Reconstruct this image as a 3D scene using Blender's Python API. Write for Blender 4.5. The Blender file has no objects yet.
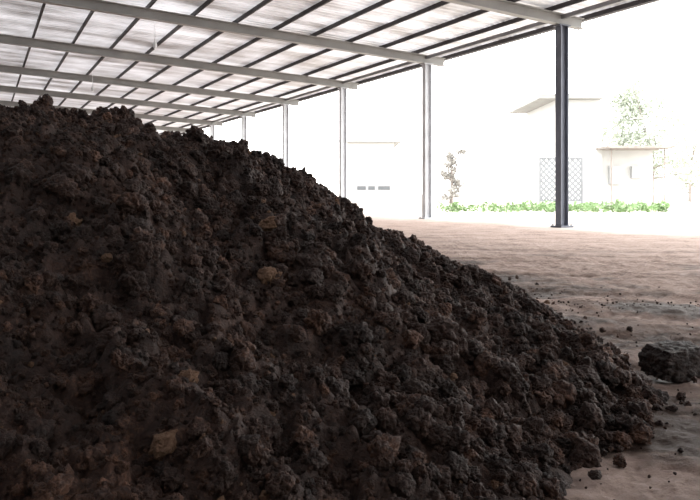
import bpy, bmesh, math, random
import numpy as np
from mathutils import Vector, Matrix
random.seed(3); rng=np.random.default_rng(7)
S=bpy.context.scene
S.view_settings.view_transform='Standard'
S.view_settings.look='None'
S.view_settings.exposure=0.0
F=690.0; CH=1.2; HY=191.0
# ---------------------------------------------------------------- helpers
def link(o,parent=None):
    S.collection.objects.link(o)
    if parent is not None: o.parent=parent
    return o
def empty(name):
    e=bpy.data.objects.new(name,None); e.empty_display_size=.3
    return link(e)
def meshobj(name,v,f,mat=None,parent=None,smooth=False):
    me=bpy.data.meshes.new(name); me.from_pydata([tuple(p) for p in v],[],f); me.update()
    if smooth: me.polygons.foreach_set('use_smooth',[True]*len(me.polygons))
    if mat: me.materials.append(mat)
    return link(bpy.data.objects.new(name,me),parent)
class MB:
    def __init__(s): s.v=[];s.f=[]
    def box(s,c,ax,ay,az,hx,hy,hz):
        c=Vector(c);b=len(s.v)
        for i in (-1,1):
            for j in (-1,1):
                for k in (-1,1): s.v.append(c+ax*hx*i+ay*hy*j+az*hz*k)
        for q in ((0,1,3,2),(4,6,7,5),(0,4,5,1),(2,3,7,6),(0,2,6,4),(1,5,7,3)): s.f.append([b+i for i in q])
    def beam(s,p,q,up,w,h):
        p=Vector(p);q=Vector(q);d=q-p;L=d.length;d.normalize()
        side=d.cross(up).normalized();u=side.cross(d).normalized()
        s.box((p+q)/2,d,side,u,L/2,w/2,h/2)
    def ibeam(s,p,q,up,w,h,t=.02):
        p=Vector(p);q=Vector(q);d=(q-p).normalized()
        side=d.cross(up).normalized();u=side.cross(d).normalized()
        s.beam(p,q,up,t,h)
        s.beam(p+u*(h/2-t/2),q+u*(h/2-t/2),up,w,t)
        s.beam(p-u*(h/2-t/2),q-u*(h/2-t/2),up,w,t)
    def tube(s,p,q,r0,r1,n=10):
        p=Vector(p);q=Vector(q);d=(q-p).normalized();a=d.orthogonal().normalized();c=d.cross(a);b=len(s.v)
        for P,r in((p,r0),(q,r1)):
            for i in range(n):
                th=2*math.pi*i/n; s.v.append(P+a*math.cos(th)*r+c*math.sin(th)*r)
        for i in range(n):
            j=(i+1)%n; s.f.append([b+i,b+j,b+n+j,b+n+i])
        s.f.append([b+i for i in range(n)][::-1]); s.f.append([b+n+i for i in range(n)])
    def make(s,name,mat,parent=None,smooth=False): return meshobj(name,s.v,s.f,mat,parent,smooth)
def hashn(ix,iy,iz,seed):
    with np.errstate(over='ignore'):
        h=(ix.astype(np.int64)*374761393+iy.astype(np.int64)*668265263+iz.astype(np.int64)*2147483647+seed*1274126177)&0xffffffff
        h=((h^(h>>13))*1274126177)&0xffffffff
        h=((h^(h>>16))*2246822519)&0xffffffff
        h=h^(h>>15)
    return (h&0xffffff)/float(0xffffff)
def vnoise(x,y,z,seed=0):
    ix=np.floor(x);iy=np.floor(y);iz=np.floor(z);fx=x-ix;fy=y-iy;fz=z-iz
    fx=fx*fx*(3-2*fx);fy=fy*fy*(3-2*fy);fz=fz*fz*(3-2*fz);r=0
    for a in(0,1):
        for b in(0,1):
            for c in(0,1):
                w=(fx if a else 1-fx)*(fy if b else 1-fy)*(fz if c else 1-fz)
                r=r+w*hashn(ix+a,iy+b,iz+c,seed)
    return r*2-1
def fbm(x,y,z=None,sc=1.,o=4,seed=0,g=.5):
    if z is None: z=np.zeros_like(x)
    r=0;a=1
    for i in range(o):
        r=r+a*vnoise(x*sc,y*sc,z*sc+i*7.3,seed+i);sc*=2.03;a*=g
    return r
def domes(x,y,cell,seed):
    gx=x/cell;gy=y/cell;ix=np.floor(gx);iy=np.floor(gy);best=np.full(x.shape,9.)
    z=np.zeros_like(x);rad=np.zeros_like(x)
    for a in(-1,0,1):
        for b in(-1,0,1):
            cx=ix+a;cy=iy+b
            px=cx+hashn(cx,cy,z,seed);py=cy+hashn(cx,cy,z,seed+1)
            d=(gx-px)**2+(gy-py)**2; m=d<best
            best=np.where(m,d,best);rad=np.where(m,hashn(cx,cy,z,seed+2),rad)
    return np.clip(1-best*1.6,0,1)**.7*(.3+.7*rad)*cell
def grid(name,xs,ys,zf,mat,parent=None,attrs=None,disp=None):
    X,Y=np.meshgrid(xs,ys);Z=zf(X,Y);nx,ny=len(xs),len(ys)
    co=np.stack([X,Y,Z],-1).reshape(-1,3)
    idx=np.arange(nx*ny).reshape(ny,nx)
    q=np.stack([idx[:-1,:-1],idx[:-1,1:],idx[1:,1:],idx[1:,:-1]],-1).reshape(-1,4)
    me=bpy.data.meshes.new(name);me.vertices.add(len(co));me.vertices.foreach_set('co',co.ravel())
    me.loops.add(q.size);me.loops.foreach_set('vertex_index',q.ravel().astype(np.int32))
    me.polygons.add(len(q));me.polygons.foreach_set('loop_start',np.arange(len(q),dtype=np.int32)*4)
    me.update(calc_edges=True);me.validate()
    me.polygons.foreach_set('use_smooth',[True]*len(me.polygons))
    if attrs:
        for k,fn in attrs.items():
            a=me.attributes.new(k,'FLOAT','POINT');a.data.foreach_set('value',fn(X,Y).ravel().astype(np.float32))
    me.materials.append(mat)
    return link(bpy.data.objects.new(name,me),parent)
def axis(parts):
    r=[]
    for a,b,st in parts: r+=list(np.arange(a,b-1e-6,st))
    r.append(parts[-1][1]);return np.array(r)
# ---------------------------------------------------------------- materials
def newmat(n):
    m=bpy.data.materials.new(n);m.use_nodes=True
    return m,m.node_tree.nodes,m.node_tree.links,m.node_tree.nodes['Principled BSDF']
def simple(n,c,rough=.6,metal=0,var=.15,scale=3.,bump=.0):
    m,N,L,P=newmat(n)
    tc=N.new('ShaderNodeTexCoord');no=N.new('ShaderNodeTexNoise');no.inputs['Scale'].default_value=scale;no.inputs['Detail'].default_value=5
    L.new(tc.outputs['Object'],no.inputs['Vector'])
    r=N.new('ShaderNodeValToRGB');r.color_ramp.elements[0].position=.3;r.color_ramp.elements[1].position=.7
    r.color_ramp.elements[0].color=(*[x*(1-var) for x in c],1);r.color_ramp.elements[1].color=(*[min(1,x*(1+var)) for x in c],1)
    L.new(no.outputs['Fac'],r.inputs['Fac']);L.new(r.outputs['Color'],P.inputs['Base Color'])
    P.inputs['Roughness'].default_value=rough;P.inputs['Metallic'].default_value=metal
    if bump:
        b=N.new('ShaderNodeBump');b.inputs['Strength'].default_value=bump;b.inputs['Distance'].default_value=.02
        L.new(no.outputs['Fac'],b.inputs['Height']);L.new(b.outputs['Normal'],P.inputs['Normal'])
    return m
def math_node(N,L,op,a,b):
    n=N.new('ShaderNodeMath');n.operation=op
    for i,v in enumerate((a,b)):
        if v is None: continue
        if isinstance(v,(int,float)): n.inputs[i].default_value=v
        else: L.new(v,n.inputs[i])
    return n.outputs[0]
def soil(n,inst):
    m,N,L,P=newmat(n)
    tc=N.new('ShaderNodeTexCoord')
    def noise(s,d=6,r=.6):
        o=N.new('ShaderNodeTexNoise');o.inputs['Scale'].default_value=s;o.inputs['Detail'].default_value=d;o.inputs['Roughness'].default_value=r
        L.new(geo.outputs['Position'],o.inputs['Vector']);return o.outputs['Fac']
    geo=N.new('ShaderNodeNewGeometry')
    a=noise(9,8,.7);b=noise(70,5,.65);c=noise(1.3,3)
    mix=math_node(N,L,'ADD',math_node(N,L,'MULTIPLY',a,.5),math_node(N,L,'MULTIPLY',b,.5))
    if inst:
        oi=N.new('ShaderNodeObjectInfo')
        rr=N.new('ShaderNodeMapRange');rr.inputs['From Min'].default_value=.0;rr.inputs['From Max'].default_value=1;rr.inputs['To Min'].default_value=-.09;rr.inputs['To Max'].default_value=.10
        L.new(oi.outputs['Random'],rr.inputs['Value']);mix=math_node(N,L,'ADD',mix,rr.outputs[0])
    mix=math_node(N,L,'ADD',mix,math_node(N,L,'MULTIPLY',math_node(N,L,'SUBTRACT',c,.5),.3))
    r=N.new('ShaderNodeValToRGB');e=r.color_ramp.elements
    e[0].position=.36;e[0].color=(.010,.0052,.0038,1);e[1].position=.75;e[1].color=(.145,.072,.045,1)
    k=e.new(.56);k.color=(.037,.0175,.0118,1)
    L.new(mix,r.inputs['Fac'])
    if inst:
        g=N.new('ShaderNodeMath');g.operation='GREATER_THAN';L.new(oi.outputs['Random'],g.inputs[0]);g.inputs[1].default_value=.99
        mx=N.new('ShaderNodeMix');mx.data_type='RGBA';L.new(g.outputs[0],mx.inputs[0]);L.new(r.outputs[0],mx.inputs[6]);mx.inputs[7].default_value=(.14,.08,.048,1)
        L.new(mx.outputs[2],P.inputs['Base Color'])
    else: L.new(r.outputs[0],P.inputs['Base Color'])
    P.inputs['Roughness'].default_value=.62;P.inputs['Specular IOR Level'].default_value=.3
    b1=N.new('ShaderNodeBump');b1.inputs['Strength'].default_value=.9;b1.inputs['Distance'].default_value=.02;L.new(a,b1.inputs['Height'])
    b2=N.new('ShaderNodeBump');b2.inputs['Strength'].default_value=1.;b2.inputs['Distance'].default_value=.009;L.new(b,b2.inputs['Height']);L.new(b1.outputs[0],b2.inputs['Normal'])
    L.new(b2.outputs[0],P.inputs['Normal'])
    return m
M_soil=soil('compost_soil',False);M_clod=soil('compost_clod',True)
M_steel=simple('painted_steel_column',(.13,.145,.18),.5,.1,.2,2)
M_steel2=simple('glare_pale_steel_column',(.55,.57,.60),.5,.1,.15,2)  # far columns coloured paler to imitate the glare from outside
M_beam=simple('grey_painted_beam',(.30,.30,.29),.5,.1,.15,1)
M_purlin=simple('dark_purlin',(.04,.035,.037),.6,.2,.2,2)
M_gutter=simple('gutter_steel',(.3,.3,.31),.5,.3,.15,1)
# roof sheet
def roofmat():
    m,N,L,P=newmat('galvanised_roof_sheet')
    tc=N.new('ShaderNodeTexCoord');mp=N.new('ShaderNodeMapping');mp.inputs['Scale'].default_value=(1.1,.14,1)
    L.new(tc.outputs['UV'],mp.inputs['Vector'])
    n=N.new('ShaderNodeTexNoise');n.inputs['Scale'].default_value=1.;n.inputs['Detail'].default_value=3;L.new(mp.outputs[0],n.inputs['Vector'])
    g=N.new('ShaderNodeTexNoise');g.inputs['Scale'].default_value=.5;g.inputs['Detail'].default_value=8;g.inputs['Roughness'].default_value=.65;L.new(tc.outputs['UV'],g.inputs['Vector'])
    mixf=math_node(N,L,'ADD',math_node(N,L,'MULTIPLY',n.outputs['Fac'],.6),math_node(N,L,'MULTIPLY',g.outputs['Fac'],.4))
    r=N.new('ShaderNodeValToRGB');r.color_ramp.elements[0].position=.38;r.color_ramp.elements[0].color=(.44,.42,.41,1)
    r.color_ramp.elements[1].position=.6;r.color_ramp.elements[1].color=(.72,.71,.73,1)
    L.new(mixf,r.inputs['Fac']);L.new(r.outputs[0],P.inputs['Base Color'])
    P.inputs['Metallic'].default_value=.45;P.inputs['Roughness'].default_value=.45
    tr=N.new('ShaderNodeBsdfTranslucent');tr.inputs['Color'].default_value=(.84,.85,.9,1)
    ms=N.new('ShaderNodeMixShader')
    f=N.new('ShaderNodeMapRange');f.inputs['From Min'].default_value=.4;f.inputs['From Max'].default_value=.62;f.inputs['To Min'].default_value=.03;f.inputs['To Max'].default_value=.16
    L.new(mixf,f.inputs['Value']);L.new(f.outputs[0],ms.inputs[0]);L.new(P.outputs[0],ms.inputs[1]);L.new(tr.outputs[0],ms.inputs[2])
    L.new(ms.outputs[0],N['Material Output'].inputs['Surface'])
    return m
M_roof=roofmat()
# ---------------------------------------------------------------- shed frame
Y0=CH*F/36; C0=Vector(((562-350)/F*Y0,Y0,0))
k=-368/F; nrm=math.hypot(k,1)
E1=Vector((k/nrm,1/nrm,0)); E2=Vector((-1/nrm,k/nrm,0)); UP=Vector((0,0,1))
BH=.36
SP=.3035*Y0*nrm; ZT=CH+166/F*Y0+BH; SL=.0466; RID=22.; WID=44.
def roofz(t): return ZT+SL*(t if t<RID else 2*RID-t)
def W(s,t,z): return C0+E1*s+E2*t+UP*z
S0,S1=-4*SP,9*SP
roof=empty('shed_roof')
v=[];f=[];uv=[]
rib=.30; prof=[(0,0),(.13,0),(.17,.05),(.26,.05)]
ts=[-1.3,5,11,17,RID,28,34,40,WID+1.3]
ss=[]
s=S0-1.5
while s<S1+1.5:
    for a,h in prof: ss.append((s+a,h))
    s+=rib
for (a,h) in ss:
    for t in ts:
        v.append(W(a,t,roofz(t)+h+.16)); uv.append((a,t))
n=len(ts)
for i in range(len(ss)-1):
    for j in range(n-1): f.append([i*n+j,i*n+j+1,(i+1)*n+j+1,(i+1)*n+j])
o=meshobj('roof_sheets',v,f,M_roof,roof)
ul=o.data.uv_layers.new(name='UVMap')
for li,l in enumerate(o.data.loops): ul.data[li].uv=uv[l.vertex_index]
mb=MB()
t=-1.1
while t<WID+1.3:
    if abs(t-RID)>.3:
        mb.beam(W(S0-1.4,t,roofz(t)+.075),W(S1+1.4,t,roofz(t)+.075),UP,.065,.15)
    t+=1.62
mb.make('purlins',M_purlin,roof)
mb=MB()
for i in range(-4,10):
    s=i*SP
    mb.ibeam(W(s,-.9,roofz(-.9)-BH/2-.012),W(s,RID,roofz(RID)-BH/2-.012),UP,.24,BH,.03)
    mb.ibeam(W(s,RID,roofz(RID)-BH/2-.012),W(s,WID+.9,roofz(WID+.9)-BH/2-.012),UP,.24,BH,.03)
mb.make('main_beams',M_beam,roof)
mb=MB()
mb.beam(W(S0-1.5,-1.36,roofz(-1.3)+.1),W(S1+1.5,-1.36,roofz(-1.3)+.1),UP,.12,.12)
mb.beam(W(S0,0,roofz(0)-.1),W(S1,0,roofz(0)-.1),UP,.1,.14)
mb.make('eave_gutter',M_gutter,roof)
# columns
for i in range(-4,10):
    for t in(0,RID,WID):
        if t==RID and i not in(-4,9): continue
        mb=MB();s=i*SP;top=roofz(t)-BH-.02
        cw=.30
        mb.box(W(s,t,top/2),E1,E2,UP,.015,cw/2,top/2)
        for d in(-1,1): mb.box(W(s,t+d*cw/2,top/2),E1,E2,UP,.13,.02,top/2)
        mb.box(W(s,t,.02),E1,E2,UP,.24,.28,.03)
        mb.box(W(s,t,top-.01),E1,E2,UP,.17,.24,.02)
        for d in(-1,1):
            for e in(-1,1): mb.tube(W(s+d*.19,t+e*.22,.04),W(s+d*.19,t+e*.22,.11),.02,.02,6)
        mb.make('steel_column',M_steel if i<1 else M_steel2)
M_wall=simple('ribbed_wall_sheet',(.45,.45,.45),.5,.1,.15,1)
def ribwall(name,s0,s1,t0,t1):
    A=W(s0,t0,0);B=W(s1,t1,0);d=(B-A);Ln=d.length;d.normalize();nn=Vector((-d.y,d.x,0));v=[];f=[];x=0;j=0
    while x<Ln:
        for a,h in prof:
            p=A+d*(x+a)+nn*h
            tt=(p-C0).dot(E2)
            v.append(p+UP*-.05);v.append(p+UP*(roofz(tt)+.02))
        x+=rib
    for i in range(len(v)//2-1): f.append([2*i,2*i+2,2*i+3,2*i+1])
    meshobj(name,v,f,M_wall)
ribwall('light_blocker_left',S0,S1,WID+.4,WID+.4)  # unseen wall, added to cut light from the left
ribwall('light_blocker_back',S0-.5,S0-.5,8,WID)  # unseen partial wall behind the camera, added to limit fill on the pile
# hanging lamps
M_lamp=simple('white_enamel',(.75,.77,.78),.4,0,.05,4)
for X,Y,drop in((-7.35,26,.75),(-13.8,37,.8)):
    p=Vector((X,Y,0));t=(p-C0).dot(E2);zt=roofz(t)
    mb=MB();mb.tube(p+UP*(zt+.1),p+UP*(zt-drop),.012,.012,6)
    mb.tube(p+UP*(zt-drop+.02),p+UP*(zt-drop-.1),.03,.05,12);mb.tube(p+UP*(zt-drop-.1),p+UP*(zt-drop-.24),.07,.085,14)
    mb.tube(p+UP*(zt-drop-.24),p+UP*(zt-drop-.32),.08,.03,14)
    mb.make('hanging_lamp',M_lamp)
# ---------------------------------------------------------------- pile
FP=np.array([(.42,2.42),(.82,2.9),(1.38,3.42),(1.68,3.95),(1.80,5),(1.84,7),(1.72,9),(1.5,11.2),(.8,13.2),(-1,15),(-6,16),(-12,15),(-15,10),(-14,3),(-9,.8),(-4,.85),(-1.4,1.3),(-.1,1.95)])
def sdist(X,Y):
    d=np.full(X.shape,1e9);ins=np.zeros(X.shape,bool);n=len(FP)
    for i in range(n):
        ax,ay=FP[i];bx,by=FP[(i+1)%n];ex,ey=bx-ax,by-ay
        t=np.clip(((X-ax)*ex+(Y-ay)*ey)/(ex*ex+ey*ey),0,1)
        d=np.minimum(d,np.hypot(X-ax-t*ex,Y-ay-t*ey))
        c=((ay>Y)!=(by>Y))&(X<(bx-ax)*(Y-ay)/((by-ay) if by!=ay else 1e-9)+ax);ins^=c
    return np.where(ins,d,-d)
PD=[-1,-.25,0,.5,1,1.5,2,2.5,3,4,5,6.5,9];PH=[-.35,-.1,0,.15,.34,.62,.98,1.29,1.49,1.66,1.71,1.76,1.82]
dd=np.linspace(-1,9,400);hh=np.interp(dd,PD,PH);kern=np.hanning(25);kern/=kern.sum();hp=np.convolve(np.pad(hh,12,'edge'),kern,'valid')
hp=np.where(dd<-.3,hh,hp)
def pileh(X,Y,fine=True):
    d=sdist(X,Y)+.12*fbm(X,Y,sc=.9,o=3,seed=5)
    h=np.interp(d,dd,hp)
    m=np.clip((d+.1)/.8,0,1)
    h=h+m*(.07*fbm(X,Y,sc=.8,o=2,seed=11)+.09*fbm(X,Y,sc=2.6,o=3,seed=21))
    if fine:
        wx=X+.04*vnoise(X*12,Y*12,X*0,31);wy=Y+.04*vnoise(X*12,Y*12,X*0+5,32)
        mm=np.clip((d+.15)/.5,0,1)
        h=h+mm*(.45*domes(wx,wy,.24,41)+.8*domes(wx+3,wy,.11,51)+.6*domes(wx,wy+3,.05,61)+.024*fbm(X,Y,sc=20,o=3,seed=71,g=.7)-.02)
    return h
xs=axis([(-15.5,-8,.12),(-8,-3.5,.05),(-3.5,2.7,.013)])
ys=axis([(.2,1.2,.05),(1.2,6,.013),(6,10,.025),(10,16.5,.07)])
pile=grid('compost_pile',xs,ys,pileh,M_soil)
src=bpy.data.collections.new('clod_shapes')
NV=10
def clodmesh(name,sub,seed,amp=.5,flat=(1,1,1),hf=.36):
    bm=bmesh.new();bmesh.ops.create_icosphere(bm,subdivisions=sub,radius=1)
    me=bpy.data.meshes.new(name);bm.to_mesh(me);bm.free()
    co=np.empty(len(me.vertices)*3);me.vertices.foreach_get('co',co);co=co.reshape(-1,3)
    x,y,z=co.T;o=seed*13.7
    r=1+amp*fbm(x+o,y,z,sc=1.1,o=2,seed=seed)+hf*amp*fbm(x,y+o,z,sc=4.,o=3,seed=seed+9,g=.72)
    r+=.22*np.abs(vnoise(x*2.6+o,y*2.6,z*2.6,seed+3))
    co=co*r[:,None]*np.array(flat);me.vertices.foreach_set('co',co.ravel());me.update()
    me.polygons.foreach_set('use_smooth',[True]*len(me.polygons))
    me.materials.append(M_clod);return me
for i in range(NV):
    fl=(1,.78+.22*random.random(),.75+.25*random.random())
    me=clodmesh('clod_%d'%i,5,i+1,.42,fl,.46 if i%2 else .30)
    oo=bpy.data.objects.new('clod_%02d'%i,me);oo.parent=pile;src.objects.link(oo)
def scatter(n,xr,yr,rlo,rhi,pw,cond,embed=.25,onground=False):
    X=rng.uniform(*xr,n);Y=rng.uniform(*yr,n);d=sdist(X,Y);keep=cond(X,Y,d);X,Y,d=X[keep],Y[keep],d[keep]
    u=rng.random(len(X));r=rlo+(rhi-rlo)*u**pw
    r=np.minimum(r,.016*np.hypot(X,Y)+.008)
    h=np.maximum(pileh(X,Y,True),0.0)
    z=h+r*embed
    return np.stack([X,Y,z,r],-1)
near=lambda X,Y,d:(d>-.05)&(X>-.62*Y-.6)
P=[]
P.append(scatter(9500,(-6,2.3),(1,8.5),.012,.038,1.5,near))
P.append(scatter(2700,(-6,2.3),(1,9),.034,.068,1.7,near,.15))
P.append(scatter(8000,(-8,2.3),(8,15),.022,.055,1.5,near,.2))
P.append(scatter(55000,(-4.5,2.3),(1,6.5),.0045,.014,1.3,near,.4))
toe=lambda X,Y,d:(d>-.10)&(d<.9)&(X>0)
P.append(scatter(1900,(0,2.6),(2.2,12),.036,.082,1.5,toe,.3))
P.append(scatter(3800,(.2,3.2),(2,11),.004,.028,2.2,lambda X,Y,d:(d<.05)&(rng.random(len(X))<np.exp(d/.18)),.2))
P.append(scatter(2500,(1,5),(2.3,9),.003,.011,3,lambda X,Y,d:(d<0)&(rng.random(len(X))<.35*np.exp(d/1.2)),.1))
a=scatter(900,(2.0,4.6),(6.0,8.4),.003,.011,2,lambda X,Y,d:(np.abs(Y-(7.3-.2*(X-2.6)))<.6*rng.random(len(X))),.0);P.append(a)
P=np.concatenate(P)
me=bpy.data.meshes.new('clods');me.vertices.add(len(P));me.vertices.foreach_set('co',P[:,:3].ravel())
a=me.attributes.new('scl','FLOAT','POINT');a.data.foreach_set('value',P[:,3].astype(np.float32))
a=me.attributes.new('rot','FLOAT_VECTOR','POINT');a.data.foreach_set('vector',rng.uniform(-.5,.5,(len(P),3)).astype(np.float32).ravel()*np.tile([2.6,2.6,12.56],len(P)).astype(np.float32))
a=me.attributes.new('idx','INT','POINT');a.data.foreach_set('value',rng.integers(0,NV,len(P)).astype(np.int32))
cl=link(bpy.data.objects.new('clods',me),pile)
ng=bpy.data.node_groups.new('scatter_clods','GeometryNodeTree')
ng.interface.new_socket('Geometry',in_out='INPUT',socket_type='NodeSocketGeometry');ng.interface.new_socket('Geometry',in_out='OUTPUT',socket_type='NodeSocketGeometry')
N=ng.nodes;L=ng.links;gi=N.new('NodeGroupInput');go=N.new('NodeGroupOutput')
ip=N.new('GeometryNodeInstanceOnPoints');ci=N.new('GeometryNodeCollectionInfo');ci.inputs['Collection'].default_value=src
ci.inputs['Separate Children'].default_value=True;ci.inputs['Reset Children'].default_value=True
ip.inputs['Pick Instance'].default_value=True
def attr(n,t):
    q=N.new('GeometryNodeInputNamedAttribute');q.data_type=t;q.inputs['Name'].default_value=n;return q.outputs['Attribute']
L.new(gi.outputs[0],ip.inputs['Points']);L.new(ci.outputs[0],ip.inputs['Instance'])
L.new(attr('idx','INT'),ip.inputs['Instance Index']);L.new(attr('rot','FLOAT_VECTOR'),ip.inputs['Rotation']);L.new(attr('scl','FLOAT'),ip.inputs['Scale'])
L.new(ip.outputs[0],go.inputs[0])
md=cl.modifiers.new('scatter','NODES');md.node_group=ng
# loose block-shaped clod lying on the floor
bm=bmesh.new();bmesh.ops.create_cube(bm,size=2);bmesh.ops.subdivide_edges(bm,edges=bm.edges[:],cuts=30,use_grid_fill=True)
me=bpy.data.meshes.new('soil_clod');bm.to_mesh(me);bm.free()
co=np.empty(len(me.vertices)*3);me.vertices.foreach_get('co',co);co=co.reshape(-1,3)
sp=co/np.linalg.norm(co,axis=1)[:,None]*1.25;co=co*.62+sp*.38
x,y,z=co.T
rr=1+.14*fbm(x,y,z,sc=1.1,o=3,seed=5)+.06*fbm(x,y,z,sc=5,o=3,seed=8,g=.7)
co=co*rr[:,None]*np.array((.165,.13,.098));co[:,0]+=.25*co[:,2]
me.vertices.foreach_set('co',co.ravel());me.update();me.polygons.foreach_set('use_smooth',[True]*len(me.polygons));me.materials.append(M_clod)
o=link(bpy.data.objects.new('soil_clod',me));o.location=(2.13,4.55,.085);o.rotation_euler=(.06,0,.3)
# ---------------------------------------------------------------- ground
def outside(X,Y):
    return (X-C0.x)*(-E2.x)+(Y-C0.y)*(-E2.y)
def stain(X,Y):
    d=-sdist(X,Y);st=np.exp(-np.clip(d,0,9)/.45)
    st=np.maximum(st,.95*np.exp(-((Y-(7.3-.2*(X-2.6))+.3*fbm(X,Y,sc=1.6,o=4,seed=7))/.42)**2)*np.clip((X-1.9)/.5,0,1)*np.clip((5.5-X)/2,0,1))
    st=np.maximum(st,.55*np.clip((5.6-Y)/2.4,0,1))
    st=st+.6*fbm(X*.55,Y,sc=1.7,o=6,seed=81,g=.66)*np.exp(-np.clip(Y-8,0,50)/8)
    return np.clip(st,0,1)
def track(X,Y):
    a=X+.25*Y+.5*np.sin(Y*.25);b=X*.25+Y+.6*np.sin(X*.4)
    def tr(q,c,w): return np.exp(-((q-c)/w)**2)
    t=0
    for c in(4.6,6.1): t=t+.5*tr(a,c,.16)
    for c in(5.6,6.9,7.9,9.4,11.2,13.5,15.6): t=t+tr(b,c,.17)
    return np.clip(t,0,1)
def gz(X,Y):
    nr=np.exp(-np.clip(np.hypot(X-2,Y-4)-8,0,99)/8)
    tr=track(X,Y)
    return nr*(.022*fbm(X*.6,Y,sc=1.6,o=4,seed=91)+.014*fbm(X*.8,Y,sc=7,o=4,seed=95,g=.66)-tr*(.025+.008*np.sin((X-Y)*28)))-.01
xs=axis([(-140,-20,10),(-20,-2,1),(-2,.4,.2),(.4,4.5,.02),(4.5,11,.05),(11,20,.4),(20,160,7)])
ys=axis([(-60,0,5),(0,2,.2),(2,6,.02),(6,13,.04),(13,24,.15),(24,60,2),(60,240,10)])
m,N,L,Pn=newmat('dirt_floor')
geo=N.new('ShaderNodeNewGeometry')
def nz(s,d=6,r=.6,mp=None):
    o=N.new('ShaderNodeTexNoise');o.inputs['Scale'].default_value=s;o.inputs['Detail'].default_value=d;o.inputs['Roughness'].default_value=r
    if mp:
        q=N.new('ShaderNodeMapping');q.inputs['Scale'].default_value=mp;q.inputs['Rotation'].default_value=(0,0,.2);L.new(geo.outputs['Position'],q.inputs[0]);L.new(q.outputs[0],o.inputs['Vector'])
    else: L.new(geo.outputs['Position'],o.inputs['Vector'])
    return o.outputs['Fac']
n1=nz(1.8,12,.76,(.6,1.3,1));n2=nz(16,8,.75)
mm=math_node(N,L,'ADD',math_node(N,L,'MULTIPLY',n1,.6),math_node(N,L,'MULTIPLY',n2,.4))
r=N.new('ShaderNodeValToRGB');e=r.color_ramp.elements
e[0].position=.41;e[0].color=(.15,.102,.082,1);e[1].position=.60;e[1].color=(.42,.325,.285,1);q=e.new(.495);q.color=(.31,.23,.195,1)
L.new(mm,r.inputs['Fac'])
def at(n):
    a=N.new('ShaderNodeAttribute');a.attribute_name=n;return a.outputs['Fac']
def mixc(fac,a,b):
    x=N.new('ShaderNodeMix');x.data_type='RGBA';L.new(fac,x.inputs[0]);L.new(a,x.inputs[6])
    if isinstance(b,tuple): x.inputs[7].default_value=b
    else: L.new(b,x.inputs[7])
    return x.outputs[2]
st=at('stain');c=mixc(math_node(N,L,'MULTIPLY',at('track'),.5),r.outputs[0],(.12,.082,.067,1))
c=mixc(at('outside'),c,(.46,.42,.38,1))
sm=N.new('ShaderNodeMapRange');L.new(math_node(N,L,'ADD',st,math_node(N,L,'MULTIPLY',math_node(N,L,'SUBTRACT',mm,.5),2.2)),sm.inputs[0]);sm.inputs['From Min'].default_value=.15;sm.inputs['From Max'].default_value=.75
c=mixc(sm.outputs[0],c,(.048,.029,.021,1));L.new(c,Pn.inputs['Base Color'])
ro=N.new('ShaderNodeMapRange');L.new(sm.outputs[0],ro.inputs[0]);ro.inputs['To Min'].default_value=.85;ro.inputs['To Max'].default_value=.6;L.new(ro.outputs[0],Pn.inputs['Roughness'])
Pn.inputs['Specular IOR Level'].default_value=.18
b=N.new('ShaderNodeBump');b.inputs['Strength'].default_value=1.;b.inputs['Distance'].default_value=.05;L.new(mm,b.inputs['Height']);L.new(b.outputs[0],Pn.inputs['Normal'])
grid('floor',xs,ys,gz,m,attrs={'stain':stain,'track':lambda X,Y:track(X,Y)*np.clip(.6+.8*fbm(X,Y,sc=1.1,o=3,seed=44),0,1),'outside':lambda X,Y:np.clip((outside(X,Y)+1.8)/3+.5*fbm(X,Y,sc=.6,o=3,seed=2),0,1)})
# ---------------------------------------------------------------- outside world
def PX(u,v,Y): return Vector(((u-350)/F*Y,Y,CH-(v-HY)/F*Y))
M_white=simple('glare_pale_wall',(.58,.59,.58),.8,0,.06,.5)  # wall colour lifted towards white to imitate overexposed glare
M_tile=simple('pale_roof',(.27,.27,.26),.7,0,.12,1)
M_glass=simple('window_glass',(.12,.13,.14),.3,0,.1,1)
M_wood=simple('weathered_wood',(.28,.25,.23),.8,0,.2,2)
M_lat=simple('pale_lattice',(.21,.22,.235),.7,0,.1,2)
EX=Vector((1,0,0));EY=Vector((0,1,0))
def bx(mb,x0,x1,y0,y1,z0,z1): mb.box(((x0+x1)/2,(y0+y1)/2,(z0+z1)/2),EX,EY,UP,(x1-x0)/2,(y1-y0)/2,(z1-z0)/2)
# house
h=empty('farm_house');Yh=54.
xl=(556-350)/F*Yh;xr=(655-350)/F*Yh
zt=PX(0,100,Yh).z
mb=MB();bx(mb,xl,(602-350)/F*Yh,Yh,Yh+9,0,zt);bx(mb,(602-350)/F*Yh,xr,Yh+.4,Yh+9,0,PX(0,146,Yh).z);mb.make('walls',M_white,h)
mb=MB();xe0=(536-350)/F*Yh;xe1=(600-350)/F*Yh
bx(mb,xe0,xe1,Yh-1.0,Yh+9.5,zt,zt+.35);mb.make('flat_roof',M_tile,h)
mb=MB();za=PX(0,149,Yh).z
mb.box(((xe1+xr)/2,Yh-1.1,za),EX,EY,UP,(xr-xe1)/2+.3,1.6,.08)
for x in(xe1+.1,xr-.2): mb.tube((x,Yh-2.1,0),(x,Yh-2.1,za),.06,.06,8)
mb.make('porch_awning',M_wood,h)
mb=MB()
for u0,u1,a,b2 in((566,577,116,134),(610,622,166,184),(632,643,166,178)):
    p=PX(u0,b2,Yh);q2=PX(u1,a,Yh);bx(mb,p.x,q2.x,Yh-.05,Yh+.45,p.z,q2.z)
mb.make('windows',simple('pale_window',(.42,.43,.44),.4,0,.1,1),h)
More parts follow.
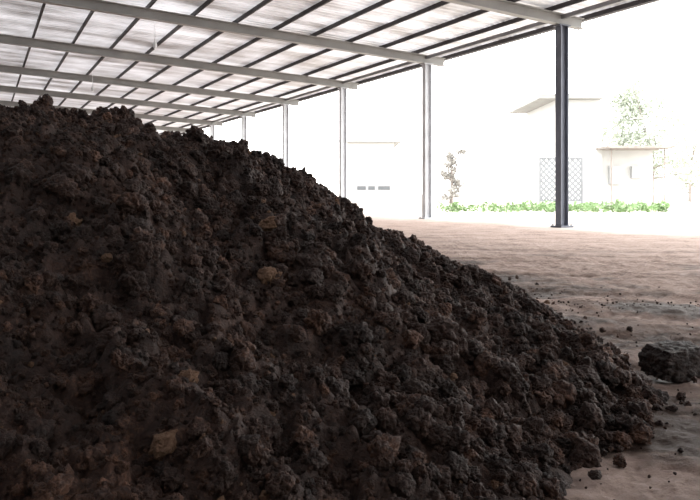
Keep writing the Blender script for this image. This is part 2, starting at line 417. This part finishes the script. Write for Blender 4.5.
# lattice fence
mb=MB();Yl=50.;x0=(540-350)/F*Yl;x1=(582-350)/F*Yl;z0=.5;z1=PX(0,158,Yl).z
for x in(x0,(x0+x1)/2,x1): bx(mb,x-.06,x+.06,Yl-.06,Yl+.06,0,z1+.05)
for z in(z0,z1): bx(mb,x0,x1,Yl-.04,Yl+.04,z-.05,z+.05)
w=x1-x0;hz=z1-z0;st_=.42;kx=-hz
while kx<w:
    for sg in(0,1):
        a0=max(0,kx);b0=min(w,kx+hz)
        if b0-a0>.05:
            A=(x0+a0,Yl,z0+(a0-kx));B=(x0+b0,Yl,z0+(b0-kx))
            if sg: A=(x1-a0,Yl+.03,A[2]);B=(x1-b0,Yl+.03,B[2])
            mb.beam(A,B,EY,.12,.03)
    kx+=st_
mb.make('lattice_fence',M_lat)
# low barn left
g=empty('low_barn');Yb=78.;xa=(346-350)/F*Yb;xb=(394-350)/F*Yb;zt=PX(0,142,Yb).z
mb=MB();bx(mb,xa,xb,Yb,Yb+10,0,zt);mb.make('walls',M_white,g)
v=[(xa-.8,Yb-1,zt),(xb+.8,Yb-1,zt),(xb+.8,Yb+5,zt+1.8),(xa-.8,Yb+5,zt+1.8),(xb+.8,Yb+11,zt),(xa-.8,Yb+11,zt)]
meshobj('gable_roof',v,[[0,1,2,3],[3,2,4,5],[0,3,5],[1,4,2],[0,5,4,1]],M_tile,g)
mb=MB()
for u,w_ in((357,9),(368,7),(378,12)):
    p=PX(u,190,Yb);q2=PX(u+w_,186,Yb);bx(mb,p.x,q2.x,Yb-.06,Yb+.05,p.z,q2.z)
mb.make('windows',M_glass,g)
# vegetation
def leafcloud(centers,size,n,seed,squash=1.):
    r=np.random.default_rng(seed);v=[];f=[]
    for (c,rad) in centers:
        m_=int(n*rad*rad)
        d=r.normal(size=(m_,3));d/=np.linalg.norm(d,axis=1)[:,None];d*=rad*(r.random((m_,1))**.4);d[:,2]*=squash
        for p in d:
            a=r.normal(size=3);a/=np.linalg.norm(a);b=np.cross(a,r.normal(size=3));b/=np.linalg.norm(b);s=size*(.6+.8*r.random());q=np.array(c)+p
            k0=len(v);v+=[q-a*s,q+b*s*.45,q+a*s,q-b*s*.45];f.append([k0,k0+1,k0+2,k0+3])
    return v,f
M_leaf=simple('haze_pale_leaves',(.44,.48,.41),.6,0,.15,.6)  # leaf colour paled to imitate white haze over the trees
M_leaf2=simple('crop_leaves',(.20,.31,.14),.6,0,.4,1.2)
M_brown=simple('glare_pale_shrub_leaves',(.38,.37,.35),.7,0,.25,1)  # shrub colour greyed and kept faint, outside glare put into the colour
def tree(name,X,Y,Hh,R,seed,mat,n=55,lo=.35):
    r=random.Random(seed);t=empty(name);mb=MB();mb.tube((X,Y,0),(X+.1,Y,Hh*.5),.2,.12,10);cs=[]
    for i in range(14):
        a=r.random()*6.28;rr=R*(.15+.7*r.random());z=Hh*(lo+(.88-lo)*(i+.5)/14);c=(X+math.cos(a)*rr,Y+math.sin(a)*rr,z)
        mb.tube((X+.1,Y,min(z,Hh*.45)*.8),c,.08,.03,6);cs.append((c,R*.42))
    mb.make('trunk',M_wood,t);v,f=leafcloud(cs,.2,n,seed,.8);meshobj('foliage',v,f,mat,t)
tree('leafy_tree',(618-350)/F*68,68,12.5,3.4,1,M_leaf,110,.2);tree('leafy_tree',(652-350)/F*66,66,13,3.6,2,M_leaf,110,.2);tree('leafy_tree',(690-350)/F*76,76,10,3.,4,M_leaf,70,.15)
tree('faint_shrub',(451-350)/F*66,66,5.8,1.25,5,M_brown,230,.08)
# crop row
r=np.random.default_rng(9);cs=[]
for i in range(300):
    u=r.uniform(440,668);Y=r.uniform(38,48);rad=.10+.32*r.random()**2.2
    if u<500: rad*=.8
    cs.append((((u-350)/F*Y,Y,rad*.75),rad))
v,f=leafcloud(cs,.12,300,10,.85);meshobj('crop_row',v,f,M_leaf2)
# ---------------------------------------------------------------- light
w=bpy.data.worlds.new('overcast');S.world=w;w.use_nodes=True
bg=w.node_tree.nodes['Background'];bg.inputs[0].default_value=(1,.99,.975,1);bg.inputs[1].default_value=5.6
sl=bpy.data.lights.new('sun','SUN');sl.energy=4;sl.angle=math.radians(25);sl.color=(1,.97,.93)
so=link(bpy.data.objects.new('sun',sl));so.rotation_euler=Vector((-.75,-.45,-.62)).to_track_quat('-Z','Y').to_euler()
# ---------------------------------------------------------------- camera
cam=bpy.data.cameras.new('camera');co_=link(bpy.data.objects.new('camera',cam));co_.location=(0,0,CH);co_.rotation_euler=(math.pi/2,0,0)
cam.sensor_width=36;cam.lens=36*F/700;cam.shift_y=-(250-HY)/700;cam.clip_end=600;cam.clip_start=.05
S.camera=co_
